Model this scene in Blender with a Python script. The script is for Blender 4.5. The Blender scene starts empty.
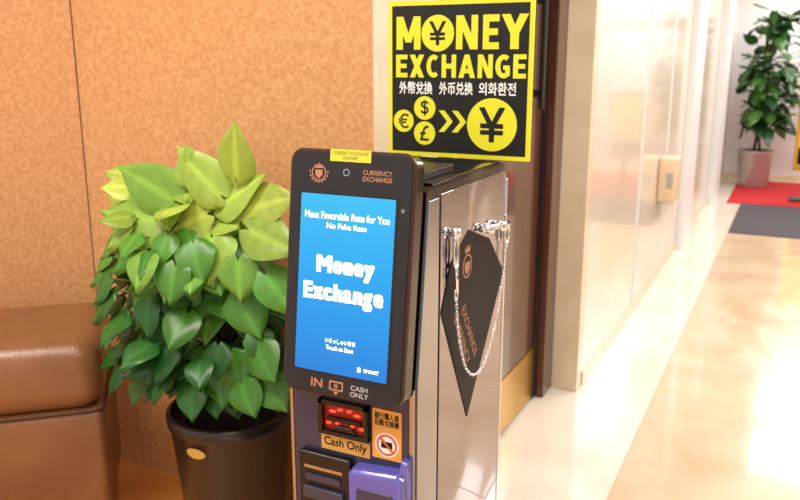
import bpy, bmesh, math, random
from mathutils import Vector, Matrix
random.seed(11)
scene=bpy.context.scene
def lin(c):
    r=[]
    for v in c:
        v=v/255.0
        r.append(v/12.92 if v<=.04045 else ((v+.055)/1.055)**2.4)
    return (r[0],r[1],r[2],1.0)
def mat(name,col,rough=.5,metal=0.0,coat=0.0,emis=0.0,noise=None,bump=None,ecol=None,spec=None,bdist=.004):
    m=bpy.data.materials.new(name); m.use_nodes=True
    nt=m.node_tree; b=nt.nodes['Principled BSDF']
    b.inputs['Base Color'].default_value=lin(col)
    b.inputs['Roughness'].default_value=rough
    b.inputs['Metallic'].default_value=metal
    b.inputs['Coat Weight'].default_value=coat
    b.inputs['Coat Roughness'].default_value=.03
    if spec is not None: b.inputs['Specular IOR Level'].default_value=spec
    if emis>0:
        b.inputs['Emission Color'].default_value=lin(ecol or col)
        b.inputs['Emission Strength'].default_value=emis
    tc=nt.nodes.new('ShaderNodeTexCoord')
    if noise:
        col2,scale,detail=noise[:3]
        n=nt.nodes.new('ShaderNodeTexNoise'); n.inputs['Scale'].default_value=scale; n.inputs['Detail'].default_value=detail
        mp=nt.nodes.new('ShaderNodeMapping')
        if len(noise)>3: mp.inputs['Scale'].default_value=noise[3]
        nt.links.new(tc.outputs['Object'],mp.inputs[0]); nt.links.new(mp.outputs[0],n.inputs['Vector'])
        rp=nt.nodes.new('ShaderNodeValToRGB')
        rp.color_ramp.elements[0].position=.35; rp.color_ramp.elements[1].position=.65
        rp.color_ramp.elements[0].color=lin(col); rp.color_ramp.elements[1].color=lin(col2)
        nt.links.new(n.outputs['Fac'],rp.inputs[0]); nt.links.new(rp.outputs[0],b.inputs['Base Color'])
    if bump:
        sc,st=bump
        n2=nt.nodes.new('ShaderNodeTexNoise'); n2.inputs['Scale'].default_value=sc; n2.inputs['Detail'].default_value=3 if sc>10 else 0
        nt.links.new(tc.outputs['Object'],n2.inputs['Vector'])
        bp=nt.nodes.new('ShaderNodeBump'); bp.inputs['Strength'].default_value=st; bp.inputs['Distance'].default_value=bdist
        nt.links.new(n2.outputs['Fac'],bp.inputs['Height']); nt.links.new(bp.outputs[0],b.inputs['Normal'])
    return m
def obj_from_bm(bm,name,m,smooth=False):
    me=bpy.data.meshes.new(name); bm.to_mesh(me); bm.free()
    o=bpy.data.objects.new(name,me); scene.collection.objects.link(o)
    if m: me.materials.append(m)
    if smooth:
        for p in me.polygons: p.use_smooth=True
    return o
def parent_to(children,name,loc):
    e=bpy.data.objects.new(name,None); e.empty_display_size=.1
    e.location=loc; scene.collection.objects.link(e)
    inv=Matrix.Translation(Vector(loc)).inverted()
    for c in children:
        c.parent=e; c.matrix_parent_inverse=inv
    return e
def box(name,a,b,m,bevel=0,seg=2,M=None,smooth=False):
    bm=bmesh.new(); bmesh.ops.create_cube(bm,size=1)
    for v in bm.verts:
        v.co=Vector([(a[i]+b[i])/2+v.co[i]*(b[i]-a[i]) for i in range(3)])
    if bevel>0:
        bmesh.ops.bevel(bm,geom=list(bm.edges),offset=bevel,segments=seg,affect='EDGES',profile=.5)
    if M: bm.transform(M)
    return obj_from_bm(bm,name,m,smooth or (bevel>0 and seg>2))
def extr(name,pts,z0,z1,m,M=None,bevel=0):
    bm=bmesh.new()
    vs=[bm.verts.new((p[0],p[1],z0)) for p in pts]
    f=bm.faces.new(vs)
    r=bmesh.ops.extrude_face_region(bm,geom=[f])
    for v in r['geom']:
        if isinstance(v,bmesh.types.BMVert): v.co.z=z1
    bmesh.ops.recalc_face_normals(bm,faces=bm.faces)
    if bevel>0:
        top=[e for e in bm.edges if abs(e.verts[0].co.z-z1)<1e-6 and abs(e.verts[1].co.z-z1)<1e-6]
        bmesh.ops.bevel(bm,geom=top,offset=bevel,segments=3,affect='EDGES',profile=.5)
    if M: bm.transform(M)
    return obj_from_bm(bm,name,m)
def rr(x0,y0,x1,y1,r,n=8):
    pts=[]
    for cx,cy,a0 in ((x1-r,y1-r,0),(x0+r,y1-r,90),(x0+r,y0+r,180),(x1-r,y0+r,270)):
        for i in range(n+1):
            a=math.radians(a0+90*i/n); pts.append((cx+r*math.cos(a),cy+r*math.sin(a)))
    return pts
def circ(cx,cy,r,n=40): return [(cx+r*math.cos(2*math.pi*i/n),cy+r*math.sin(2*math.pi*i/n)) for i in range(n)]
def ring(name,cx,cy,r0,r1,z0,z1,m,M,n=40):
    bm=bmesh.new(); L=[]
    for i in range(n):
        a=2*math.pi*i/n; c,s=math.cos(a),math.sin(a)
        L.append([bm.verts.new((cx+r*c,cy+r*s,z)) for r,z in ((r0,z0),(r1,z0),(r1,z1),(r0,z1))])
    for i in range(n):
        A,B=L[i],L[(i+1)%n]
        for k in range(4): bm.faces.new((A[k],B[k],B[(k+1)%4],A[(k+1)%4]))
    bmesh.ops.recalc_face_normals(bm,faces=bm.faces)
    bm.transform(M); return obj_from_bm(bm,name,m)
def text(name,body,x0,y0,x1,y1,z,m,M,bold=0.0,keep=False,rot=0,square=False):
    """flat text mesh fitted to a local rectangle; bold = stroke thickening in metres"""
    cu=bpy.data.curves.new(name,'FONT'); cu.body=body; cu.size=1; cu.align_x='CENTER'; cu.space_line=.95
    o=bpy.data.objects.new(name+'_t',cu); scene.collection.objects.link(o)
    dg=bpy.context.evaluated_depsgraph_get(); dg.update()
    me=bpy.data.meshes.new_from_object(o.evaluated_get(dg))
    bpy.data.objects.remove(o)
    if len(me.vertices)==0: return None
    xs=[v.co.x for v in me.vertices]; ys=[v.co.y for v in me.vertices]
    w=max(xs)-min(xs) or 1; h=max(ys)-min(ys) or 1
    sx=(x1-x0-2*bold)/w; sy=(y1-y0-2*bold)/h
    if keep: sx=sy=min(sx,sy)
    cx=(min(xs)+max(xs))/2; cy=(min(ys)+max(ys))/2
    R=Matrix.Rotation(rot,4,'Z')
    offs=[(0,0)]
    if bold>0:
        if square:
            g=(-1,-.5,0,.5,1); offs=[(bold*a,bold*.7*b) for a in g for b in g]
        else:
            offs=[(bold*math.cos(2*math.pi*k/12),bold*math.sin(2*math.pi*k/12)) for k in range(12)]+[(0,0)]
            if bold>.0015: offs+=[(bold*.5*math.cos(2*math.pi*k/6),bold*.5*math.sin(2*math.pi*k/6)) for k in range(6)]
    V=[];Fc=[]
    polys=[tuple(p.vertices) for p in me.polygons]
    for k,(ox,oy) in enumerate(offs):
        b0=len(V)
        for v in me.vertices:
            p=R@Vector(((v.co.x-cx)*sx+ox,(v.co.y-cy)*sy+oy,0))
            V.append(M@Vector((p.x+(x0+x1)/2,p.y+(y0+y1)/2,z+k*.000008)))
        Fc+= [tuple(i+b0 for i in p) for p in polys]
    nm=bpy.data.meshes.new(name); nm.from_pydata(V,[],Fc); nm.materials.append(m)
    ob=bpy.data.objects.new(name,nm); scene.collection.objects.link(ob)
    return ob
def tube(name,pts,r,m,cyclic=False,n=8):
    bm=bmesh.new(); rings=[]; N=len(pts); pts=[Vector(p) for p in pts]
    up=Vector((0,0,1)); prev=None
    for i,p in enumerate(pts):
        if cyclic: d=pts[(i+1)%N]-pts[i-1]
        else: d=pts[min(i+1,N-1)]-pts[max(i-1,0)]
        d.normalize()
        if prev is None:
            ref=up if abs(d.dot(up))<.9 else Vector((1,0,0))
            prev=d.cross(ref).normalized()
        u=(prev-d*prev.dot(d)).normalized(); prev=u; v=d.cross(u)
        rings.append([bm.verts.new(p+u*r*math.cos(2*math.pi*k/n)+v*r*math.sin(2*math.pi*k/n)) for k in range(n)])
    for i in range(N if cyclic else N-1):
        A,B=rings[i],rings[(i+1)%N]
        for k in range(n): bm.faces.new((A[k],A[(k+1)%n],B[(k+1)%n],B[k]))
    if not cyclic:
        bm.faces.new(rings[0][::-1]); bm.faces.new(rings[-1])
    return obj_from_bm(bm,name,m,True)
def lathe(name,prof,loc,m,n=56):
    bm=bmesh.new(); R=[]
    for r,z in prof:
        R.append([bm.verts.new((loc[0]+r*math.cos(2*math.pi*i/n),loc[1]+r*math.sin(2*math.pi*i/n),loc[2]+z)) for i in range(n)])
    for a in range(len(R)-1):
        for i in range(n): bm.faces.new((R[a][i],R[a][(i+1)%n],R[a+1][(i+1)%n],R[a+1][i]))
    bm.faces.new(R[0][::-1]); bm.faces.new(R[-1])
    return obj_from_bm(bm,name,m,True)

# ---------------- materials
m_orange=mat('wall_vinyl_orange',(220,164,110),.55,noise=((202,142,88),70,9),bump=(110,.5))
m_orange2=mat('wall_vinyl_orange_left',(216,160,108),.55,noise=((198,138,86),70,9),bump=(110,.5))
m_cream=mat('cream_stone',(232,216,192),.25,noise=((222,204,176),6,5))
m_gloss=mat('cream_gloss_panel',(230,220,206),.2,coat=.35,noise=((224,212,196),1.5,2))
m_white=mat('white_paint',(232,234,238),.35)
m_tile=mat('beige_marble_tile',(228,204,176),.14,coat=.35,noise=((214,186,154),3.0,8))
m_border=mat('cream_border_marble',(242,236,226),.14,coat=.3,noise=((234,226,212),3,6))
m_lounge=mat('orange_wood_floor',(240,168,88),.25,noise=((224,150,70),4,4,(1,8,1)))
m_grout=mat('grout',(205,186,160),.4)
m_ceil=mat('ceiling_paint',(235,230,220),.8)
m_door=mat('door_mahogany',(92,48,32),.2,coat=.5,noise=((72,36,24),4,5,(6,6,.5)))
m_black=mat('black_trim',(18,14,13),.3)
m_gold=mat('brass_plate',(206,162,72),.25,metal=.9)
m_sticker=mat('sticker_gold',(206,168,84),.4)
m_kblack=mat('kiosk_gloss_black',(14,12,14),.1,coat=.5)
m_face=mat('kiosk_face_dark',(26,21,22),.35)
m_bronze=mat('bronze_edge',(74,52,43),.3,metal=.6)
m_bronzet=mat('bronze_print',(176,120,90),.4)
m_steel=mat('brushed_steel',(176,178,186),.15,metal=1)
m_mirror=mat('smoked_mirror_steel',(172,170,178),.015,metal=1,bump=(3.5,.5),bdist=.02)
m_chrome=mat('chrome',(236,236,240),.08,metal=1)
m_banner=mat('banner_black',(20,18,22),.5,spec=.2)
m_yel=mat('sign_yellow',(228,224,36),.45)
m_sblk=mat('sign_black',(26,26,24),.45,spec=.3)
m_wt=mat('print_white',(240,240,235),.5)
m_grayp=mat('print_gray',(170,165,165),.5)
m_red=mat('red_carpet_pile',(196,34,44),.9,noise=((180,28,36),80,3),bump=(300,.3))
m_mat=mat('dark_mat_pile',(82,80,88),.9,noise=((66,64,70),80,3),bump=(300,.3))
m_pot=mat('pot_dark_brown',(52,43,41),.3,noise=((46,38,36),8,3))
m_soil=mat('soil',(50,36,24),.95,noise=((30,22,16),40,6),bump=(60,1))
m_leather=mat('brown_leather',(142,96,62),.3,noise=((126,84,52),5,5),bump=(140,.25))
m_seam=mat('leather_seam',(70,44,28),.6)
m_stem=mat('moss_pole',(80,66,36),.95,noise=((56,48,26),40,5),bump=(60,1))
m_redled=mat('red_led',(255,40,20),.5,emis=5,ecol=(255,46,24))
m_redin=mat('red_lit_throat',(120,18,14),.4,emis=.12,ecol=(220,30,20))
m_goldlab=mat('gold_label',(206,156,78),.4)
m_orlab=mat('orange_label',(240,166,70),.45)
m_blue=mat('blue_plastic',(90,88,180),.1,coat=.9)
m_dblue=mat('dark_blue_gray_plastic',(46,50,74),.25,coat=.3)
m_beige=mat('beige_plastic',(222,200,168),.4)
m_silverpot=mat('silver_pot',(180,180,178),.4,metal=.5)
m_txtwhite=mat('screen_text_white',(255,255,255),.5,emis=1.2)
m_walnut=mat('added_wainscot_walnut',(96,66,50),.4,noise=((76,52,40),4,5,(6,6,.5)))  # wood of the added, out-of-view wainscot
m_screen=bpy.data.materials.new('lcd_screen'); m_screen.use_nodes=True
nt=m_screen.node_tree; b=nt.nodes['Principled BSDF']; b.inputs['Base Color'].default_value=(.01,.02,.03,1); b.inputs['Roughness'].default_value=.4; b.inputs['Specular IOR Level'].default_value=.25
tc=nt.nodes.new('ShaderNodeTexCoord'); sp=nt.nodes.new('ShaderNodeSeparateXYZ'); rp=nt.nodes.new('ShaderNodeValToRGB')
nt.links.new(tc.outputs['Generated'],sp.inputs[0]); nt.links.new(sp.outputs['Z'],rp.inputs[0])
rp.color_ramp.elements[0].color=lin((14,128,220)); rp.color_ramp.elements[1].color=lin((50,190,244))
e=rp.color_ramp.elements.new(.55); e.color=lin((18,164,240))
nt.links.new(rp.outputs[0],b.inputs['Emission Color']); b.inputs['Emission Strength'].default_value=1.0

# ---------------- room shell
WY=2.12
box('floor',(-.48,-2.5,-.1),(2.6,11.7,0),m_tile)
fb=box('floor_border',(-1.1,-2.5,-.1),(-.48,11.7,0),m_border)
box('floor_lounge',(-4.2,-2.5,-.1),(-1.1,WY+.1,0),m_lounge)
bm=bmesh.new()
def addbox(bm,a,b):
    r=bmesh.ops.create_cube(bm,size=1)
    for v in r['verts']: v.co=Vector([(a[i]+b[i])/2+v.co[i]*(b[i]-a[i]) for i in range(3)])
y=-2.0
while y<11.5:
    addbox(bm,(-.48,y-.0025,-.001),(2.6,y+.0025,.0006)); y+=.9
x=-.48
while x<2.6:
    addbox(bm,(x-.003,-2.5,-.001),(x+.003,11.7,.0006)); x+=.9
obj_from_bm(bm,'floor_tile_joints',m_grout)
box('wall_back',(-2.33,WY,0),(-1.126,WY+.12,2.8),m_orange)
box('trim_1',(-1.126,WY-.012,0),(-.97,WY+.12,2.8),m_cream,.004)
c=Vector((-2.333,WY-.005,0)); d=Vector((-.897,-.4415,0)); nrm=Vector((-.4415,.897,0))
bm=bmesh.new()
q=[c,c+d*2.3,c+d*2.3+nrm*.12,c+nrm*.12]
lo=[bm.verts.new((p.x,p.y,0)) for p in q]; hi=[bm.verts.new((p.x,p.y,2.8)) for p in q]
bm.faces.new(lo[::-1]); bm.faces.new(hi)
for i in range(4): bm.faces.new((lo[i],lo[(i+1)%4],hi[(i+1)%4],hi[i]))
bmesh.ops.recalc_face_normals(bm,faces=bm.faces)
obj_from_bm(bm,'wall_left',m_orange2)
box('wall_doorway',(-1.12,WY+.12,2.25),(-.97,3.58,2.8),m_cream)
dp=[box('frame_left',(-1.08,WY+.121,0),(-.965,2.30,2.25),m_black,.004),
    box('frame_right',(-1.08,3.44,0),(-.945,3.579,2.25),m_door,.004),
    box('leaf',(-1.06,2.30,.012),(-.99,3.44,2.24),m_door,.003),
    box('leaf_edge',(-1.0,3.40,.012),(-.98,3.439,2.24),m_black,.002),
    box('kick_plate',(-.99,2.34,.02),(-.985,3.40,.26),m_gold,.001),
    box('handle_bar',(-.975,3.28,1.35),(-.955,3.31,1.85),m_black,.006),
    box('handle_mount_1',(-.99,3.285,1.4),(-.965,3.305,1.43),m_black),
    box('handle_mount_2',(-.99,3.285,1.77),(-.965,3.305,1.80),m_black)]
parent_to(dp,'door_1',(-1.03,2.9,0))
box('trim_2',(-.945,3.58,0),(-.82,3.66,2.8),m_cream,.004)
box('wall_corridor',(-.97,3.66,0),(-.82,11.6,2.8),m_gloss)
box('baseboard_corridor',(-.82,3.67,0),(-.812,11.3,.07),m_cream,.002)
box('trim_3',(-.82,6.9,0),(-.77,7.5,2.8),m_white,.004)
box('trim_4',(-.82,9.3,0),(-.74,9.9,2.8),m_white,.004)
for i,yy in enumerate((4.95,6.0)):
    box('trim_%d'%(5+i),(-.8201,yy-.012,.07),(-.815,yy+.012,2.8),m_white)
box('wall_far',(-.97,11.6,0),(2.6,11.72,2.8),m_white)
box('wall_right',(2.6,-2.5,0),(2.72,11.72,2.8),m_cream)
box('trim_8',(2.57,-2.5,0),(2.6,11.6,.95),m_walnut,.004)  # unseen wainscot, added to give the kiosk's mirror side some contrast
for i,yy in enumerate((.5,3.4,5.6,7.9,10.2)):
    box('trim_%d'%(9+i),(2.50,yy,0),(2.6,yy+.35,2.8),m_cream,.006)  # unseen columns, added for the mirror panel to reflect
box('added_door_2',(2.53,6.2,0),(2.6,7.4,2.1),m_door,.006)  # door out of view, put in to break up the mirror reflection
box('added_door_3',(2.53,4.0,0),(2.6,5.2,2.1),m_black,.006)  # dark unseen door, added for reflections in the kiosk side
box('ceiling',(-4.4,-2.5,2.8),(2.72,11.72,2.9),m_ceil)
box('baseboard_far',(-.97,11.585,0),(2.6,11.6,.08),m_cream)
box('red_carpet',(-.62,9.5,0),(1.6,11.4,.012),m_red,.003)
box('entrance_mat',(-.47,7.8,0),(1.2,9.48,.01),m_mat,.003)

# ---------------- kiosk
K=[]
XL,XR=-1.02,-.688
Mx=Matrix(((0,0,1,0),(1,0,0,0),(0,1,0,0),(0,0,0,1)))
prof=[(1.485,.03),(1.485,.85),(1.54,1.275),(1.555,1.285)]
for i in range(9):
    a=math.radians(90-90*i/8); prof.append((2.02+.035*math.cos(a),1.25+.035*math.sin(a)))
prof.append((2.055,.03))
K.append(extr('body',prof,XL,XR-.006,m_kblack,Mx))
def inset(y0,y1,zt):
    p=[(y0,.04),(y0,zt)]
    for i in range(9):
        a=math.radians(90-90*i/8); p.append((y1-.03+.03*math.cos(a),zt-.03+.03*math.sin(a)))
    p.append((y1,.04)); return p
K.append(extr('side_front_strip',[(1.492,.04),(1.492,.85),(1.545,1.255),(1.60,1.255),(1.60,.04)],XR-.006,XR-.002,m_steel,Mx,.001))
K.append(extr('side_panel',inset(1.606,2.05,1.262),XR-.006,XR,m_mirror,Mx,.001))
K.append(extr('side_edge_trim',[(2.042,.04),(2.042,1.24),(2.052,1.24),(2.052,.04)],XR-.001,XR+.003,m_chrome,Mx,.001))
K.append(box('plinth',(XL+.01,1.50,0),(XR-.015,2.04,.03),m_black))
K.append(box('top_lid',(XL+.004,1.575,1.284),(XR-.008,2.015,1.290),m_kblack,.002))
K.append(box('top_scanner_module',(-.90,1.60,1.29),(-.73,1.78,1.308),m_face,.004))
K.append(box('top_scanner_lip',(-.885,1.585,1.29),(-.745,1.602,1.332),m_kblack,.004))
ey=Vector((0,.067,.538)).normalized(); ex=Vector((1,0,0)); ez=ex.cross(ey)
o=Vector((-.998,1.42,.822))
H=Matrix(((ex.x,ey.x,ez.x,o.x),(ex.y,ey.y,ez.y,o.y),(ex.z,ey.z,ez.z,o.z),(0,0,0,1)))
HW,HH=.301,.542
K.append(extr('head_shell',rr(0,0,HW,HH,.03),-.05,-.004,m_kblack,H))
K.append(extr('head_bronze_rim',rr(-.003,-.003,HW+.003,HH+.003,.032),-.012,-.002,m_bronze,H,.003))
K.append(extr('head_face',rr(.003,.003,HW-.003,HH-.003,.028),-.004,.0005,m_face,H,.001))
sx0,sx1,sy0,sy1=.031,.264,.052,.447
K.append(extr('screen_bezel',rr(sx0-.006,sy0-.006,sx1+.006,sy1+.006,.006),.0005,.0012,m_black,H))
K.append(extr('screen',rr(sx0,sy0,sx1,sy1,.004),.0012,.002,m_screen,H))
sw=sx1-sx0; sh=sy1-sy0
def st(name,body,u0,v0,u1,v1,bold=0,keep=False,square=False):
    K.append(text(name,body,sx0+u0*sw,sy1-v1*sh,sx0+u1*sw,sy1-v0*sh,.0026,m_txtwhite,H,bold,keep=keep,square=square))
st('screen_text_1','Most Favorable Rate for You',.05,.095,.95,.135,.0003)
st('screen_text_2','No Fake Rate',.29,.155,.72,.185,.0003)
for i,(chs,u0,u1,v0,v1,bd) in enumerate((('M',.19,.35,.335,.435,.0032),('o',.37,.465,.360,.435,.0032),('n',.485,.575,.360,.435,.0032),('e',.595,.685,.360,.435,.0024),('y',.70,.80,.362,.465,.0032),
    ('E',.055,.15,.49,.59,.003),('x',.16,.265,.515,.59,.003),('c',.275,.365,.515,.59,.003),('h',.385,.475,.49,.59,.0032),('a',.49,.58,.515,.59,.0022),('n',.60,.69,.515,.59,.0032),('g',.705,.795,.515,.62,.0024),('e',.815,.905,.515,.59,.0024))):
    st('screen_letter_%d'%i,chs,u0+.01,v0,u1+.02,v1,bd,square=True)
st('screen_text_jp','いらっしゃいませ',.33,.80,.66,.828,.0002)
st('screen_text_start','Touch to Start',.34,.84,.64,.866,.0002)
st('screen_logo','S',.69,.935,.73,.965,.0008)
st('screen_logo_text','SMART',.76,.94,.92,.96,.0003)
K.append(ring('crest_ring',.073,.493,.0155,.018,.0005,.0015,m_bronzet,H))
K.append(extr('crest_shield',[(.064,.499),(.082,.499),(.082,.488),(.073,.480),(.064,.488)],.0005,.0015,m_bronzet,H))
K.append(extr('crest_crown',[(.065,.503),(.063,.512),(.068,.507),(.073,.515),(.078,.507),(.083,.512),(.081,.503)],.0005,.0015,m_bronzet,H))
for k in range(9):
    a=math.radians(180+180*k/8); cx,cy=.073+.0225*math.cos(a),.495+.0225*math.sin(a)
    t=Vector((-math.sin(a),math.cos(a))); n_=Vector((math.cos(a),math.sin(a)))
    K.append(extr('crest_laurel_%d'%k,[(cx+t.x*.004,cy+t.y*.004),(cx+n_.x*.0018,cy+n_.y*.0018),(cx-t.x*.004,cy-t.y*.004),(cx-n_.x*.0018,cy-n_.y*.0018)],.0005,.0013,m_bronzet,H))
K.append(ring('camera_ring',.142,.497,.0055,.008,.0005,.002,m_steel,H))
K.append(extr('camera_lens',circ(.142,.497,.0055,24),.0005,.001,m_black,H))
K.append(text('head_text','CURRENCY\nEXCHANGE',.182,.481,.252,.505,.001,m_bronzet,H,.0002))
K.append(ring('sensor_ring',.281,.425,.002,.004,.0005,.0015,m_steel,H,20))
K.append(text('head_in','IN',.075,.015,.105,.035,.001,m_bronzet,H,.0008))
K.append(extr('note_icon',rr(.122,.014,.158,.036,.003),.0005,.001,m_bronzet,H))
K.append(extr('note_icon_inner',rr(.126,.018,.154,.032,.002),.001,.0014,m_face,H))
K.append(ring('note_icon_coin',.14,.025,.002,.005,.0014,.0018,m_bronzet,H,20))
K.append(extr('note_icon_arrow',[(.133,.012),(.147,.012),(.14,.004)],.0005,.001,m_bronzet,H))
K.append(text('head_cash_only','CASH\nONLY',.176,.008,.222,.034,.001,m_grayp,H,.0004))
m_lab=mat('label_yellow_green',(206,200,60),.5)
K.append(extr('head_top_label',[(.100,.520),(.200,.520),(.200,.546),(.100,.546)],.0006,.0014,m_lab,H))
K.append(text('head_top_label_text','CURRENCY EXCHANGE\nMACHINE',.106,.524,.194,.542,.0018,mat('label_print',(120,115,40),.5),H))
K.append(box('head_mount',(-.93,1.478,.86),(-.77,1.53,1.0),m_black))
F=Matrix(((1,0,0,XL),(0,0,-1,1.485),(0,1,0,0),(0,0,0,1)))
BW=XR-.006-XL
K.append(extr('front_plate',rr(.008,.05,BW-.004,.845,.008),0,.004,m_dblue,F,.001))
K.append(extr('front_left_chrome',rr(.0,.05,.008,.845,.002),0,.006,m_steel,F))
K.append(extr('front_right_chrome',rr(BW-.010,.05,BW,.845,.002),0,.006,m_steel,F))
ax0,ax1,az0,az1=.085,.215,.700,.785
K.append(extr('acceptor_throat',rr(ax0,az0,ax1,az1,.002),.004,.005,m_redin,F))
K.append(extr('acceptor_top',[(ax0,az1-.010),(ax1,az1-.010),(ax1,az1),(ax0,az1)],.004,.018,m_black,F))
K.append(extr('acceptor_bottom',[(ax0,az0),(ax1,az0),(ax1,az0+.008),(ax0,az0+.008)],.004,.016,m_black,F))
K.append(extr('acceptor_left',[(ax0,az0),(ax0+.010,az0),(ax0+.010,az1),(ax0,az1)],.004,.018,m_black,F))
K.append(extr('acceptor_right',[(ax1-.010,az0),(ax1,az0),(ax1,az1),(ax1-.010,az1)],.004,.018,m_black,F))
K.append(extr('acceptor_slot',[(ax0+.018,.733),(ax1-.018,.733),(ax1-.022,.743),(ax0+.022,.743)],.005,.014,m_black,F))
K.append(extr('acceptor_lower_lip',[(ax0+.03,.709),(ax1-.03,.709),(ax1-.045,.722),(ax0+.045,.722)],.005,.012,m_black,F,.002))
for i,(px,pz,hw) in enumerate(((.118,.755,.008),(.138,.762,.006),(.162,.762,.006),(.182,.755,.008),(.106,.724,.006),(.194,.724,.006),(.130,.727,.004),(.17,.727,.004))):
    K.append(extr('acceptor_led_%d'%i,rr(px-hw,pz-.0022,px+hw,pz+.0022,.0015),.005,.008,m_redled,F))
K.append(extr('cash_label',rr(.085,.655,.215,.692,.002),.004,.006,m_goldlab,F))
K.append(text('cash_label_text','Cash Only',.093,.661,.207,.688,.0065,m_banner,F,.0005))
K.append(extr('notice_label',rr(.222,.664,.296,.785,.003),.004,.006,m_orlab,F))
K.append(text('notice_text','銀行職人員\n自動兌換機',.228,.745,.290,.778,.0065,m_banner,F,.0003))
K.append(extr('notice_white',circ(.259,.700,.030),.0060,.0066,m_wt,F))
bR=mat('ban_red',(222,90,40),.5)
K.append(ring('notice_ban_ring',.259,.700,.021,.026,.0066,.0072,bR,F))
K.append(extr('notice_note',rr(.245,.692,.273,.708,.002),.0066,.007,m_banner,F))
K.append(extr('notice_bar',[(.242,.713),(.246,.717),(.276,.687),(.272,.683)],.007,.0075,bR,F))
K.append(extr('receipt_module',rr(.030,.50,.170,.645,.006),.004,.022,m_black,F,.004))
K.append(extr('receipt_slot',rr(.045,.605,.150,.613,.002),.022,.024,m_steel,F))
K.append(extr('receipt_slot_blue',rr(.050,.575,.145,.592,.004),.022,.026,m_dblue,F))
K.append(extr('receipt_lip',rr(.045,.530,.155,.560,.004),.022,.032,m_dblue,F,.003))
ch=[(.175,.47),(.175,.628),(.185,.640),(.300,.650),(.316,.640),(.320,.47)]
K.append(extr('dispenser_cover',ch,.004,.045,m_blue,F,.012))
K.append(extr('dispenser_window',rr(.20,.49,.295,.60,.012),.045,.048,m_dblue,F,.002))
K.append(extr('dispenser_flare',[(.29,.60),(.305,.68),(.318,.675),(.322,.59)],.004,.03,m_blue,F,.006))
for z in (.12,.30):
    K.append(extr('lower_door_%d'%int(z*100),rr(.03,z,BW-.03,z+.15,.006),.004,.008,m_face,F,.002))
S=Matrix(((0,0,1,XR+.0005),(1,0,0,0),(0,1,0,0),(0,0,0,1)))
K.append(extr('side_banner',[(1.785,.657),(2.040,.985),(1.92,1.10),(1.775,1.150),(1.66,1.09),(1.610,.985)],0,.0015,m_banner,S))
K.append(ring('side_crest_ring',1.765,1.062,.026,.030,.0015,.0022,m_bronzet,S))
K.append(extr('side_crest_shield',[(1.748,1.072),(1.782,1.072),(1.782,1.054),(1.765,1.040),(1.748,1.054)],.0015,.0022,m_bronzet,S))
K.append(extr('side_crest_crown',[(1.750,1.096),(1.746,1.112),(1.757,1.104),(1.765,1.116),(1.773,1.104),(1.784,1.112),(1.780,1.096)],.0015,.0022,m_bronzet,S))
K.append(text('side_text_1','CURRENCY',1.65,.868,1.83,.893,.0018,m_bronzet,S,.0002,rot=math.radians(-58)))
K.append(text('side_text_2','EXCHANGE',1.70,.874,1.88,.899,.0018,m_bronzet,S,.0002,rot=math.radians(-58)))
X0=XR+.012
K.append(tube('lock_bar',[(X0,1.84,1.138),(X0,2.045,1.118)],.0065,m_chrome))
K.append(tube('lock_knob_1',[(X0-.012,1.88,1.134),(X0+.014,1.88,1.134)],.011,m_chrome,n=16))
K.append(tube('lock_knob_2',[(X0-.012,1.98,1.123),(X0+.014,1.98,1.123)],.013,m_chrome,n=16))
K.append(tube('hook_eye_1',[(X0-.012,1.665,1.165),(X0+.010,1.665,1.165)],.010,m_chrome,n=16))
K.append(tube('hook_ring_2',[(X0,2.03+.018*math.cos(a*.5236),1.09+.024*math.sin(a*.5236)) for a in range(12)],.004,m_chrome,True))
K.append(tube('carabiner',[(X0,1.668+.011*math.cos(a*.5236),1.118+(.040)*math.sin(a*.5236)) for a in range(12)],.0045,m_chrome,True))
K.append(tube('carabiner_gate',[(X0+.002,1.664,1.09),(X0+.002,1.671,1.02)],.005,m_chrome))
K.append(tube('carabiner_ring',[(X0,1.671+.008*math.cos(a*.5236),1.015+.014*math.sin(a*.5236)) for a in range(12)],.003,m_chrome,True))
cp=[Vector((X0,)+p) for p in ((1.673,1.00),(1.682,.945),(1.705,.875),(1.745,.805),(1.80,.768),(1.855,.768),(1.91,.80),(1.965,.875),(2.005,.975),(2.028,1.07))]
def cr(P,t):
    n=len(P)-1; i=min(int(t*n),n-1); f=t*n-i
    p0,p1,p2,p3=P[max(i-1,0)],P[i],P[i+1],P[min(i+2,n)]
    return .5*((2*p1)+(-p0+p2)*f+(2*p0-5*p1+4*p2-p3)*f*f+(-p0+3*p1-3*p2+p3)*f**3)
bm=bmesh.new()
samples=[cr(cp,i/600) for i in range(601)]
acc=0; last=samples[0]; pts=[samples[0]]
for s in samples[1:]:
    acc+=(s-last).length; last=s
    if acc>=.0095: pts.append(s); acc=0
for i in range(len(pts)-1):
    c=(pts[i]+pts[i+1])/2; d=(pts[i+1]-pts[i]).normalized()
    side=Vector((1,0,0)) if i%2 else d.cross(Vector((1,0,0))).normalized()
    nn=d.cross(side); rings=[]
    for a in range(10):
        A=a*math.pi/5; ctr=c+d*.0072*math.cos(A)+side*.0036*math.sin(A)
        out=(d*math.cos(A)+side*math.sin(A)).normalized()
        rings.append([bm.verts.new(ctr+out*.0012*math.cos(b*math.pi/2.5)+nn*.0012*math.sin(b*math.pi/2.5)) for b in range(5)])
    for a in range(10):
        A,B=rings[a],rings[(a+1)%10]
        for b in range(5): bm.faces.new((A[b],A[(b+1)%5],B[(b+1)%5],B[b]))
K.append(obj_from_bm(bm,'chain',m_chrome,True))
parent_to([k for k in K if k],'currency_exchange_kiosk',(-.85,1.77,0))

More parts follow.
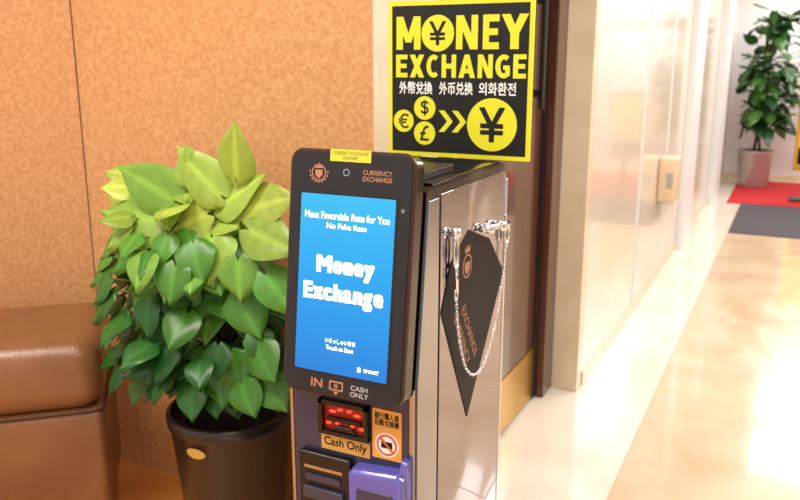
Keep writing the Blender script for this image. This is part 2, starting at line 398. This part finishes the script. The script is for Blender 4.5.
# ---------------- money exchange sign
G=[]
SW,SH=.424,.425
sx,sz=-1.062,1.283
M=Matrix(((1,0,0,sx),(0,0,-1,2.085),(0,1,0,sz),(0,0,0,1)))
G.append(extr('board',rr(0,0,SW,SH,.002),-.008,0,m_yel,M))
G.append(extr('black_field',rr(.012,.012,SW-.012,SH-.012,.001),0,.0008,m_sblk,M))
def L(px,py): return ((px-388)*SW/148,(157-py)*SH/157)
def sg(name,body,a,b,c,d,m,bold=0,z=.0012,keep=False,square=False):
    x0,y1=L(a,b); x1,y0=L(c,d); G.append(text(name,body,x0,y0,x1,y1,z,m,M,bold,keep=keep,square=square))
def poly(name,pl,x0,y0,x1,y1):
    X0_,Y1_=L(x0,y0); X1_,Y0_=L(x1,y1)
    for k,pp_ in enumerate(pl):
        G.append(extr('%s_%d'%(name,k),[(X0_+u*(X1_-X0_),Y0_+v*(Y1_-Y0_)) for u,v in pp_],.0008,.0014+.0001*k,m_yel,M))
def R4(a,b,c,d): return [(a,b),(c,b),(c,d),(a,d)]
BM=[R4(0,0,.27,1),R4(.73,0,1,1),[(0,1),(.28,1),(.62,.22),(.38,.22)],[(.72,1),(1,1),(.62,.22),(.38,.22)]]
BN=[R4(0,0,.30,1),R4(.70,0,1,1),[(0,1),(.34,1),(1,0),(.66,0)]]
BE=[R4(0,0,.38,1),R4(.1,.80,1,1),R4(.1,.41,.92,.60),R4(.1,0,1,.20)]
BY=[[(0,1),(.33,1),(.65,.42),(.35,.42)],[(.67,1),(1,1),(.65,.42),(.35,.42)],R4(.34,0,.66,.46)]
BX=[[(0,1),(.36,1),(1,0),(.64,0)],[(.64,1),(1,1),(.36,0),(0,0)]]
BH=[R4(0,0,.31,1),R4(.69,0,1,1),R4(.2,.40,.8,.61)]
BA=[[(0,0),(.30,0),(.62,1),(.36,1)],[(.70,0),(1,0),(.64,1),(.38,1)],R4(.25,.20,.75,.39)]
def arcpoly(a0,a1,w):
    out=[];n=14
    for i in range(n+1):
        a=math.radians(a0+(a1-a0)*i/n); out.append((.56+.56*math.cos(a),.5+.5*math.sin(a)))
    for i in range(n,-1,-1):
        a=math.radians(a0+(a1-a0)*i/n); out.append((.56+(.56-w)*math.cos(a),.5+(.5-w*.62)*math.sin(a)))
    return out
BC=[arcpoly(52,308,.33)]
BG=[arcpoly(52,305,.33),R4(.66,.10,.96,.52),R4(.52,.36,.96,.54)]
poly('letter_m',BM,397,15,423,48); poly('letter_n',BN,460,15,482,48); poly('letter_e',BE,487,15,503,48); poly('letter_y',BY,505,15,531,48)
xs_=396.5
for k,(g_,wd_) in enumerate(((BE,12.5),(BX,15.5),(BC,13.5),(BH,15),(BA,17),(BN,15),(BG,15),(BE,12.5))):
    poly('letter_ex%d'%k,g_,xs_,53,xs_+wd_,76); xs_+=wd_+2.5
sg('text_cjk_1','外幣兌換',400,80,436,93,m_wt,.0007)
sg('text_cjk_2','外币兑换',443,80,478,93,m_wt,.0007)
sg('text_cjk_3','외화환전',484,80,521,93,m_wt,.0007)
def coin(n,px,py,r,ch,bd):
    cx,cy=L(px,py); R=r*SW/148
    G.append(extr('coin_'+n,circ(cx,cy,R,56),.0012,.0019,m_yel,M))
    G.append(text('coin_symbol_'+n,ch,cx-R*.55,cy-R*.66,cx+R*.55,cy+R*.66,.0023,m_sblk,M,bd,keep=True))
coin('yen_o',441,32,17,'¥',.0010); coin('euro',405,121,11,'€',.0005); coin('dollar',428,107,11.5,'$',.0005); coin('pound',428,133,11.5,'£',.0005); coin('yen',498,122,25,'¥',.0022)
for i,px in enumerate((443,457)):
    p=[L(px,109),L(px+6,109),L(px+15,120),L(px+6,131),L(px,131),L(px+9,120)]
    G.append(extr('chevron_%d'%i,p,.0008,.0014,m_yel,M))
G.append(tube('post',[(-.86,2.098,.0),(-.86,2.098,1.68)],.007,m_steel,n=12))
G.append(lathe('post_base',[(.04,0),(.04,.01),(.01,.015)],(-.86,2.098,0),m_steel,24))
parent_to([g_ for g_ in G if g_],'money_exchange_sign',(-.86,2.098,0))

# ---------------- leaves
def leaf_mat(name,rough=.35):
    m=bpy.data.materials.new(name); m.use_nodes=True; nt=m.node_tree; b=nt.nodes['Principled BSDF']
    a=nt.nodes.new('ShaderNodeAttribute'); a.attribute_name='Col'
    n=nt.nodes.new('ShaderNodeTexNoise'); n.inputs['Scale'].default_value=30
    tc=nt.nodes.new('ShaderNodeTexCoord'); nt.links.new(tc.outputs['Object'],n.inputs['Vector'])
    mx=nt.nodes.new('ShaderNodeHueSaturation'); mr=nt.nodes.new('ShaderNodeMapRange')
    mr.inputs['To Min'].default_value=.8; mr.inputs['To Max'].default_value=1.2
    nt.links.new(n.outputs['Fac'],mr.inputs[0]); nt.links.new(mr.outputs[0],mx.inputs['Value'])
    nt.links.new(a.outputs['Color'],mx.inputs['Color']); nt.links.new(mx.outputs[0],b.inputs['Base Color'])
    b.inputs['Roughness'].default_value=rough
    tr=nt.nodes.new('ShaderNodeBsdfTranslucent'); nt.links.new(mx.outputs[0],tr.inputs['Color'])
    ms=nt.nodes.new('ShaderNodeMixShader'); ms.inputs[0].default_value=.22
    nt.links.new(b.outputs[0],ms.inputs[1]); nt.links.new(tr.outputs[0],ms.inputs[2])
    nt.links.new(ms.outputs[0],nt.nodes['Material Output'].inputs['Surface'])
    return m
m_leaf=leaf_mat('pothos_leaf')
TT=[0,.04,.10,.18,.28,.39,.5,.61,.72,.82,.90,.96,1.0]
WW=[.40,.74,.90,.99,1.0,.95,.85,.70,.51,.32,.16,.06,.004]
class Foliage:
    def __init__(s): s.bm=bmesh.new(); s.cl=s.bm.loops.layers.float_color.new('Col')
    def face(s,vs,cols):
        f=s.bm.faces.new(vs); f.smooth=True
        for l,c in zip(f.loops,cols): l[s.cl]=c
    def leaf(s,base,tip,normal,W,col,droop=.12,fold=.07,heart=.20):
        base=Vector(base); tip=Vector(tip); d=tip-base; Ln=d.length; d.normalize()
        n=Vector(normal); n=(n-d*n.dot(d)).normalized(); sd=d.cross(n)
        NR=len(TT); S=(-1,-.75,-.5,-.25,-.04,.04,.25,.5,.75,1); rows=[]; crow=[]
        ph=random.uniform(0,6); bend=random.uniform(-.12,.12)
        for i in range(NR):
            t=TT[i]; w=W*WW[i]
            row=[]; cr_=[]
            for q in S:
                a=abs(q)
                y=t*Ln-heart*Ln*math.sin(math.pi*min(1,a*.85))**1.0*(1-t)**4
                h=fold*(a**1.4)*w-droop*Ln*t*t-.06*W*a*a*math.sin(ph+t*5)-.10*W*a**3
                row.append(s.bm.verts.new(base+d*y+sd*(q*w*.5+bend*Ln*t*t)+n*h))
                k=1.28 if a<.1 else (.94+.05*math.sin(t*30+a*5))
                cr_.append((col[0]*k,col[1]*k,col[2]*k,1))
            rows.append(row); crow.append(cr_)
        for i in range(NR-1):
            for j in range(len(S)-1):
                s.face((rows[i][j],rows[i][j+1],rows[i+1][j+1],rows[i+1][j]),(crow[i][j],crow[i][j+1],crow[i+1][j+1],crow[i+1][j]))
    def stalk(s,p0,p1,r,col,sag=.03):
        p0=Vector(p0);p1=Vector(p1); mid=(p0+p1)/2+Vector((0,0,sag)); prev=None
        for i in range(6):
            t=i/5; p=p0*(1-t)**2+mid*2*t*(1-t)+p1*t*t
            d=((p1-p0)).normalized(); u=d.orthogonal().normalized(); v=d.cross(u)
            rg=[s.bm.verts.new(p+u*r*math.cos(k*math.pi/2)+v*r*math.sin(k*math.pi/2)) for k in range(4)]
            if prev:
                for k in range(4): s.face((prev[k],prev[(k+1)%4],rg[(k+1)%4],rg[k]),[col]*4)
            prev=rg
def jit(c,a): 
    k=random.uniform(1-a,1+a); return (c[0]*k*random.uniform(.9,1.1),c[1]*k,c[2]*k,1)
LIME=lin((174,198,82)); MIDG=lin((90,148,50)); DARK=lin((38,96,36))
def mixc(a,b,t): return tuple(a[i]*(1-t)+b[i]*t for i in range(4))
PX,PY=-1.50,1.85
fo=Foliage()
def P(px,py,y):
    k=y/1.75; z=1.02-(py-250)*.0031
    return Vector(((-1.5+(px-200)*.0037)*k,y,1.55-(1.55-z)*k))
hero=[((238,178),(237,131),.11,.9),((222,196),(176,160),.13,.85),((176,206),(120,174),.15,.7),((162,226),(92,222),.19,.75),
((195,240),(156,268),.14,.65),((212,238),(208,282),.15,.9),((222,206),(262,176),.12,.95),((246,208),(290,190),.13,.95),
((248,226),(290,244),.13,.8),((208,216),(170,232),.13,.95),((180,286),(162,334),.13,.42),((236,290),(250,330),.13,.38),
((206,304),(200,344),.12,.36),((160,336),(128,374),.13,.36),((190,350),(178,386),.12,.32),((250,336),(262,370),.12,.3),
((225,350),(236,388),.12,.3),((262,266),(286,300),.11,.5),((165,296),(140,318),.12,.45),((200,186),(188,156),.11,.85),((150,258),(122,280),.12,.55),
((212,372),(208,408),.11,.28),((256,366),(272,398),.11,.28),((165,368),(150,402),.12,.3),((236,256),(234,296),.12,.6),((184,262),(192,300),.12,.6),
((192,376),(186,412),.11,.3),((234,376),(240,410),.11,.28),((146,352),(124,386),.11,.32)]
for b_,t_,w,c in hero:
    yb=random.uniform(1.66,1.72); yt=yb-random.uniform(.02,.05)
    B=P(b_[0],b_[1],yb); T=P(t_[0],t_[1],yt)
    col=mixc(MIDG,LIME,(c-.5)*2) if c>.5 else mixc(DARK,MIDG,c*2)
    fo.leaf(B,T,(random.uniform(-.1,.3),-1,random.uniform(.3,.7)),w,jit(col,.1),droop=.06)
    fo.stalk((PX+random.uniform(-.04,.04),PY,B.z-.10),B,.003,mixc(DARK,LIME,.5),.04)
for i in range(380):
    z=random.uniform(.60,1.22); f=(z-.55)/.7
    a=random.uniform(0,2*math.pi)
    R=.15+.14*math.sin(math.pi*min(1,f*.75+.25))
    rad=R*random.uniform(.5,1.05)
    ca,sa=math.cos(a),math.sin(a)
    if sa>0 : rad*=.55
    cx=PX-.06*f-.03
    B=Vector((cx+ca*rad*1.1,PY+sa*rad,z))
    Ln=random.uniform(.08,.118)
    up=random.uniform(-.3,.3) if f>.8 else random.uniform(-1.3,-.45)
    d=Vector((ca*.9,sa*(.3 if sa>0 else .8),up))+Vector([random.uniform(-.35,.35) for _ in range(3)]); d.normalize()
    T=B+d*Ln
    if T.y>2.08: T.y=2.08
    if T.x>-1.14 or T.z<.52+max(0,1.75-T.y)*.3 or T.z>1.28: continue
    if z>1.08 and random.random()<.5: continue
    nrm=Vector((ca*.6,sa*.6-.5,.7))
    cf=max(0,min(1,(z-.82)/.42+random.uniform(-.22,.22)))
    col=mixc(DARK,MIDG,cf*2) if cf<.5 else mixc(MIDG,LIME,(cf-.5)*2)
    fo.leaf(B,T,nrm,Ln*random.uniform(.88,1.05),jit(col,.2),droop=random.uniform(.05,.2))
    fo.stalk((PX+ca*.03,PY+sa*.03,max(.46,z-.12)),B,.0026,mixc(DARK,LIME,.4),.04)
leaves=obj_from_bm(fo.bm,'leaves',m_leaf)
pp=[leaves,
 lathe('pot',[(.135,0),(.142,.01),(.186,.455),(.194,.462),(.197,.475),(.197,.495),(.192,.502),(.184,.502),(.180,.495),(.176,.46),(.0,.459)],(PX,PY,0),m_pot),
 lathe('soil',[(.177,0),(.12,.012),(.0,.018)],(PX,PY,.452),m_soil),
 tube('moss_pole',[(PX,PY,.45),(PX,PY,.8),(PX,PY,1.12)],.028,m_stem,n=12)]
bm=bmesh.new(); n=28
ctr_a=math.radians(273)
def onpot(da,z): 
    r=.142+(.186-.142)*(z/.455)+.003
    return Vector((PX+r*math.cos(ctr_a+da),PY+r*math.sin(ctr_a+da),z))
zc=.422
cv=bm.verts.new(onpot(0,zc)); prev=None
for s_ in (.5,1):
    rim=[bm.verts.new(onpot(.18*s_*math.cos(2*math.pi*i/n),zc+.017*s_*math.sin(2*math.pi*i/n))) for i in range(n)]
    for i in range(n):
        if prev is None: bm.faces.new((cv,rim[i],rim[(i+1)%n]))
        else: bm.faces.new((prev[i],rim[i],rim[(i+1)%n],prev[(i+1)%n]))
    prev=rim
pp.append(obj_from_bm(bm,'oval_sticker',m_sticker))
parent_to(pp,'potted_pothos_plant',(PX,PY,0))

# ---------------- far plant
fo=Foliage(); QX,QY=-.43,10.9
G1=lin((36,82,42)); G2=lin((84,134,62))
for i in range(200):
    z=random.uniform(.72,2.12); f=(z-.6)/1.55
    a=random.uniform(0,2*math.pi); R=.2+.28*math.sin(math.pi*min(1,f*.8+.15)); rad=R*random.uniform(.2,1)
    ca,sa=math.cos(a),math.sin(a)
    cl=.6 if ca<0 else 1
    B=Vector((QX+.06+ca*rad*cl,QY+sa*rad*.8,z)); Ln=random.uniform(.18,.28)
    d=Vector((ca*cl,sa,random.uniform(-.9,.4)))+Vector([random.uniform(-.3,.3) for _ in range(3)]); d.normalize()
    T=B+d*Ln
    if B.x<-.67: B.x=-.67
    if T.x<-.71: T.x=-.71
    if T.y>11.5: T.y=11.5
    fo.leaf(B,T,(ca*.6,sa*.6,.8),Ln*.6,jit(mixc(G1,G2,random.random()**2),.2))
    fo.stalk((QX,QY,z-.15),B,.004,G2,.03)
for v in fo.bm.verts:
    if v.co.x<-.79: v.co.x=-.79
    if v.co.y>11.57: v.co.y=11.57
ot=[obj_from_bm(fo.bm,'leaves',leaf_mat('far_leaf',.3)),
 lathe('pot',[(.17,0),(.175,.01),(.205,.42),(.21,.43),(.21,.45),(.20,.45),(.195,.40),(0,.40)],(QX,QY,.012),m_silverpot),
 lathe('soil',[(.195,0),(0,.02)],(QX,QY,.40),m_soil),
 tube('trunk_1',[(QX-.03,QY,.38),(QX+.02,QY,.9),(QX-.01,QY,1.5),(QX+.02,QY,2.1)],.018,m_stem),
 tube('trunk_2',[(QX+.05,QY+.02,.38),(QX,QY-.02,.8),(QX+.05,QY,1.3),(QX+.08,QY,1.8)],.015,m_stem)]
parent_to(ot,'potted_ficus_plant',(QX,QY,0))
wd=[box('housing',(-.82,5.66,.60),(-.70,5.90,.90),m_beige,.015,3),
    box('nozzle',(-.79,5.72,.57),(-.73,5.82,.605),m_white,.005),
    box('window',(-.76,5.656,.70),(-.72,5.662,.80),m_grayp,.001)]
parent_to(wd,'soap_dispenser',(-.82,5.78,.75))
ML=Matrix(((1,0,0,0),(0,0,-1,11.598),(0,1,0,0),(0,0,0,1)))
m_brown=mat('lettering_brown',(120,84,60),.4)
bl=[text('latin','BANKING CENTRE',-.02,2.16,.98,2.24,.004,m_brown,ML,.003),text('cjk','銀行服務中心',-.02,1.95,.98,2.10,.004,m_brown,ML,.003)]
parent_to([b for b in bl if b],'bank_wall_lettering',(.4,11.6,2.1))
gs=[box('panel',(.0,9.93,.35),(.42,9.96,1.2),m_gold,.006),
    box('panel_print',(.04,9.925,.42),(.38,9.9305,1.12),mat('stand_print',(236,190,50),.5),.002),
    box('panel_dark_band',(.04,9.922,.42),(.38,9.9260,.60),m_banner),
    box('base',(.0,9.82,.012),(.42,10.07,.04),m_black,.008),
    box('post',(.18,9.925,.04),(.24,9.965,.36),m_black,.004)]
parent_to(gs,'information_sign_stand',(.2,9.94,.012))

# ---------------- leather sofa end
ang=math.radians(42)
CM=Matrix.Translation((-1.86,1.675,0))@Matrix.Rotation(ang,4,'Z')
def pad(name,a,b,bev=.035):
    return box(name,a,b,m_leather,bev,8,CM,True)
TOP=.715
A=[pad('back_lower',(-.70,-.004,.10),(.002,.48,.488),.03),
   pad('back_upper',(-.715,-.012,.480),(.004,.488,TOP),.075),
   pad('arm_near',(-1.55,.0,.10),(-.69,.11,.60),.04),
   pad('arm_far',(-1.55,.37,.10),(-.69,.48,.60),.04),
   pad('seat_cushion',(-1.53,.10,.26),(-.69,.38,.44),.04),
   box('base_frame',(-1.52,.02,.06),(-.02,.46,.11),m_seam,0,2,CM)]
A.append(tube('welt',[CM@Vector(p) for p in ((-.69,-.002,.484),(-.03,-.002,.484),(-.005,.01,.484),(.002,.04,.484),(.002,.45,.484))],.004,m_seam))
for i,(fx,fy) in enumerate(((-1.48,.04),(-.06,.04),(-1.48,.42),(-.06,.42))):
    A.append(box('foot_%d'%(i+1),(fx-.02,fy-.02,0),(fx+.02,fy+.02,.06),m_black,.003,2,CM))
parent_to(A,'leather_sofa',(-2.1,1.4,0))

# ---------------- lights
def area(name,loc,sx_,sy_,p,col,rot=(0,0,0)):
    l=bpy.data.lights.new(name,'AREA'); l.shape='RECTANGLE'; l.size=sx_; l.size_y=sy_; l.energy=p; l.color=col
    o=bpy.data.objects.new(name,l); o.location=loc; o.rotation_euler=rot; scene.collection.objects.link(o)
W=(1,.95,.89)
area('ceiling_light',(-1.8,.5,2.75),1.1,.7,50,(1,.94,.86))
area('ceiling_light.001',(-.3,.4,2.75),.6,.6,26,W)
for i,y in enumerate((2.6,4.8,7.0,9.2,10.9)):
    area('ceiling_light.%03d'%(i+2),(.6,y,2.75),1.4,1.0,50,(1,.97,.94))
w=bpy.data.worlds.new('World'); scene.world=w; w.use_nodes=True
w.node_tree.nodes['Background'].inputs[0].default_value=(1,.96,.92,1)
w.node_tree.nodes['Background'].inputs[1].default_value=1.0
cam=bpy.data.cameras.new('Camera'); cam.sensor_width=36; cam.lens=36
co=bpy.data.objects.new('Camera',cam); scene.collection.objects.link(co)
co.location=(0,0,1.55); co.rotation_euler=(math.radians(90-13.36),0,math.radians(26.2))
cam.dof.use_dof=True; cam.dof.focus_distance=1.72; cam.dof.aperture_fstop=5.0
scene.camera=co
scene.view_settings.view_transform='Standard'
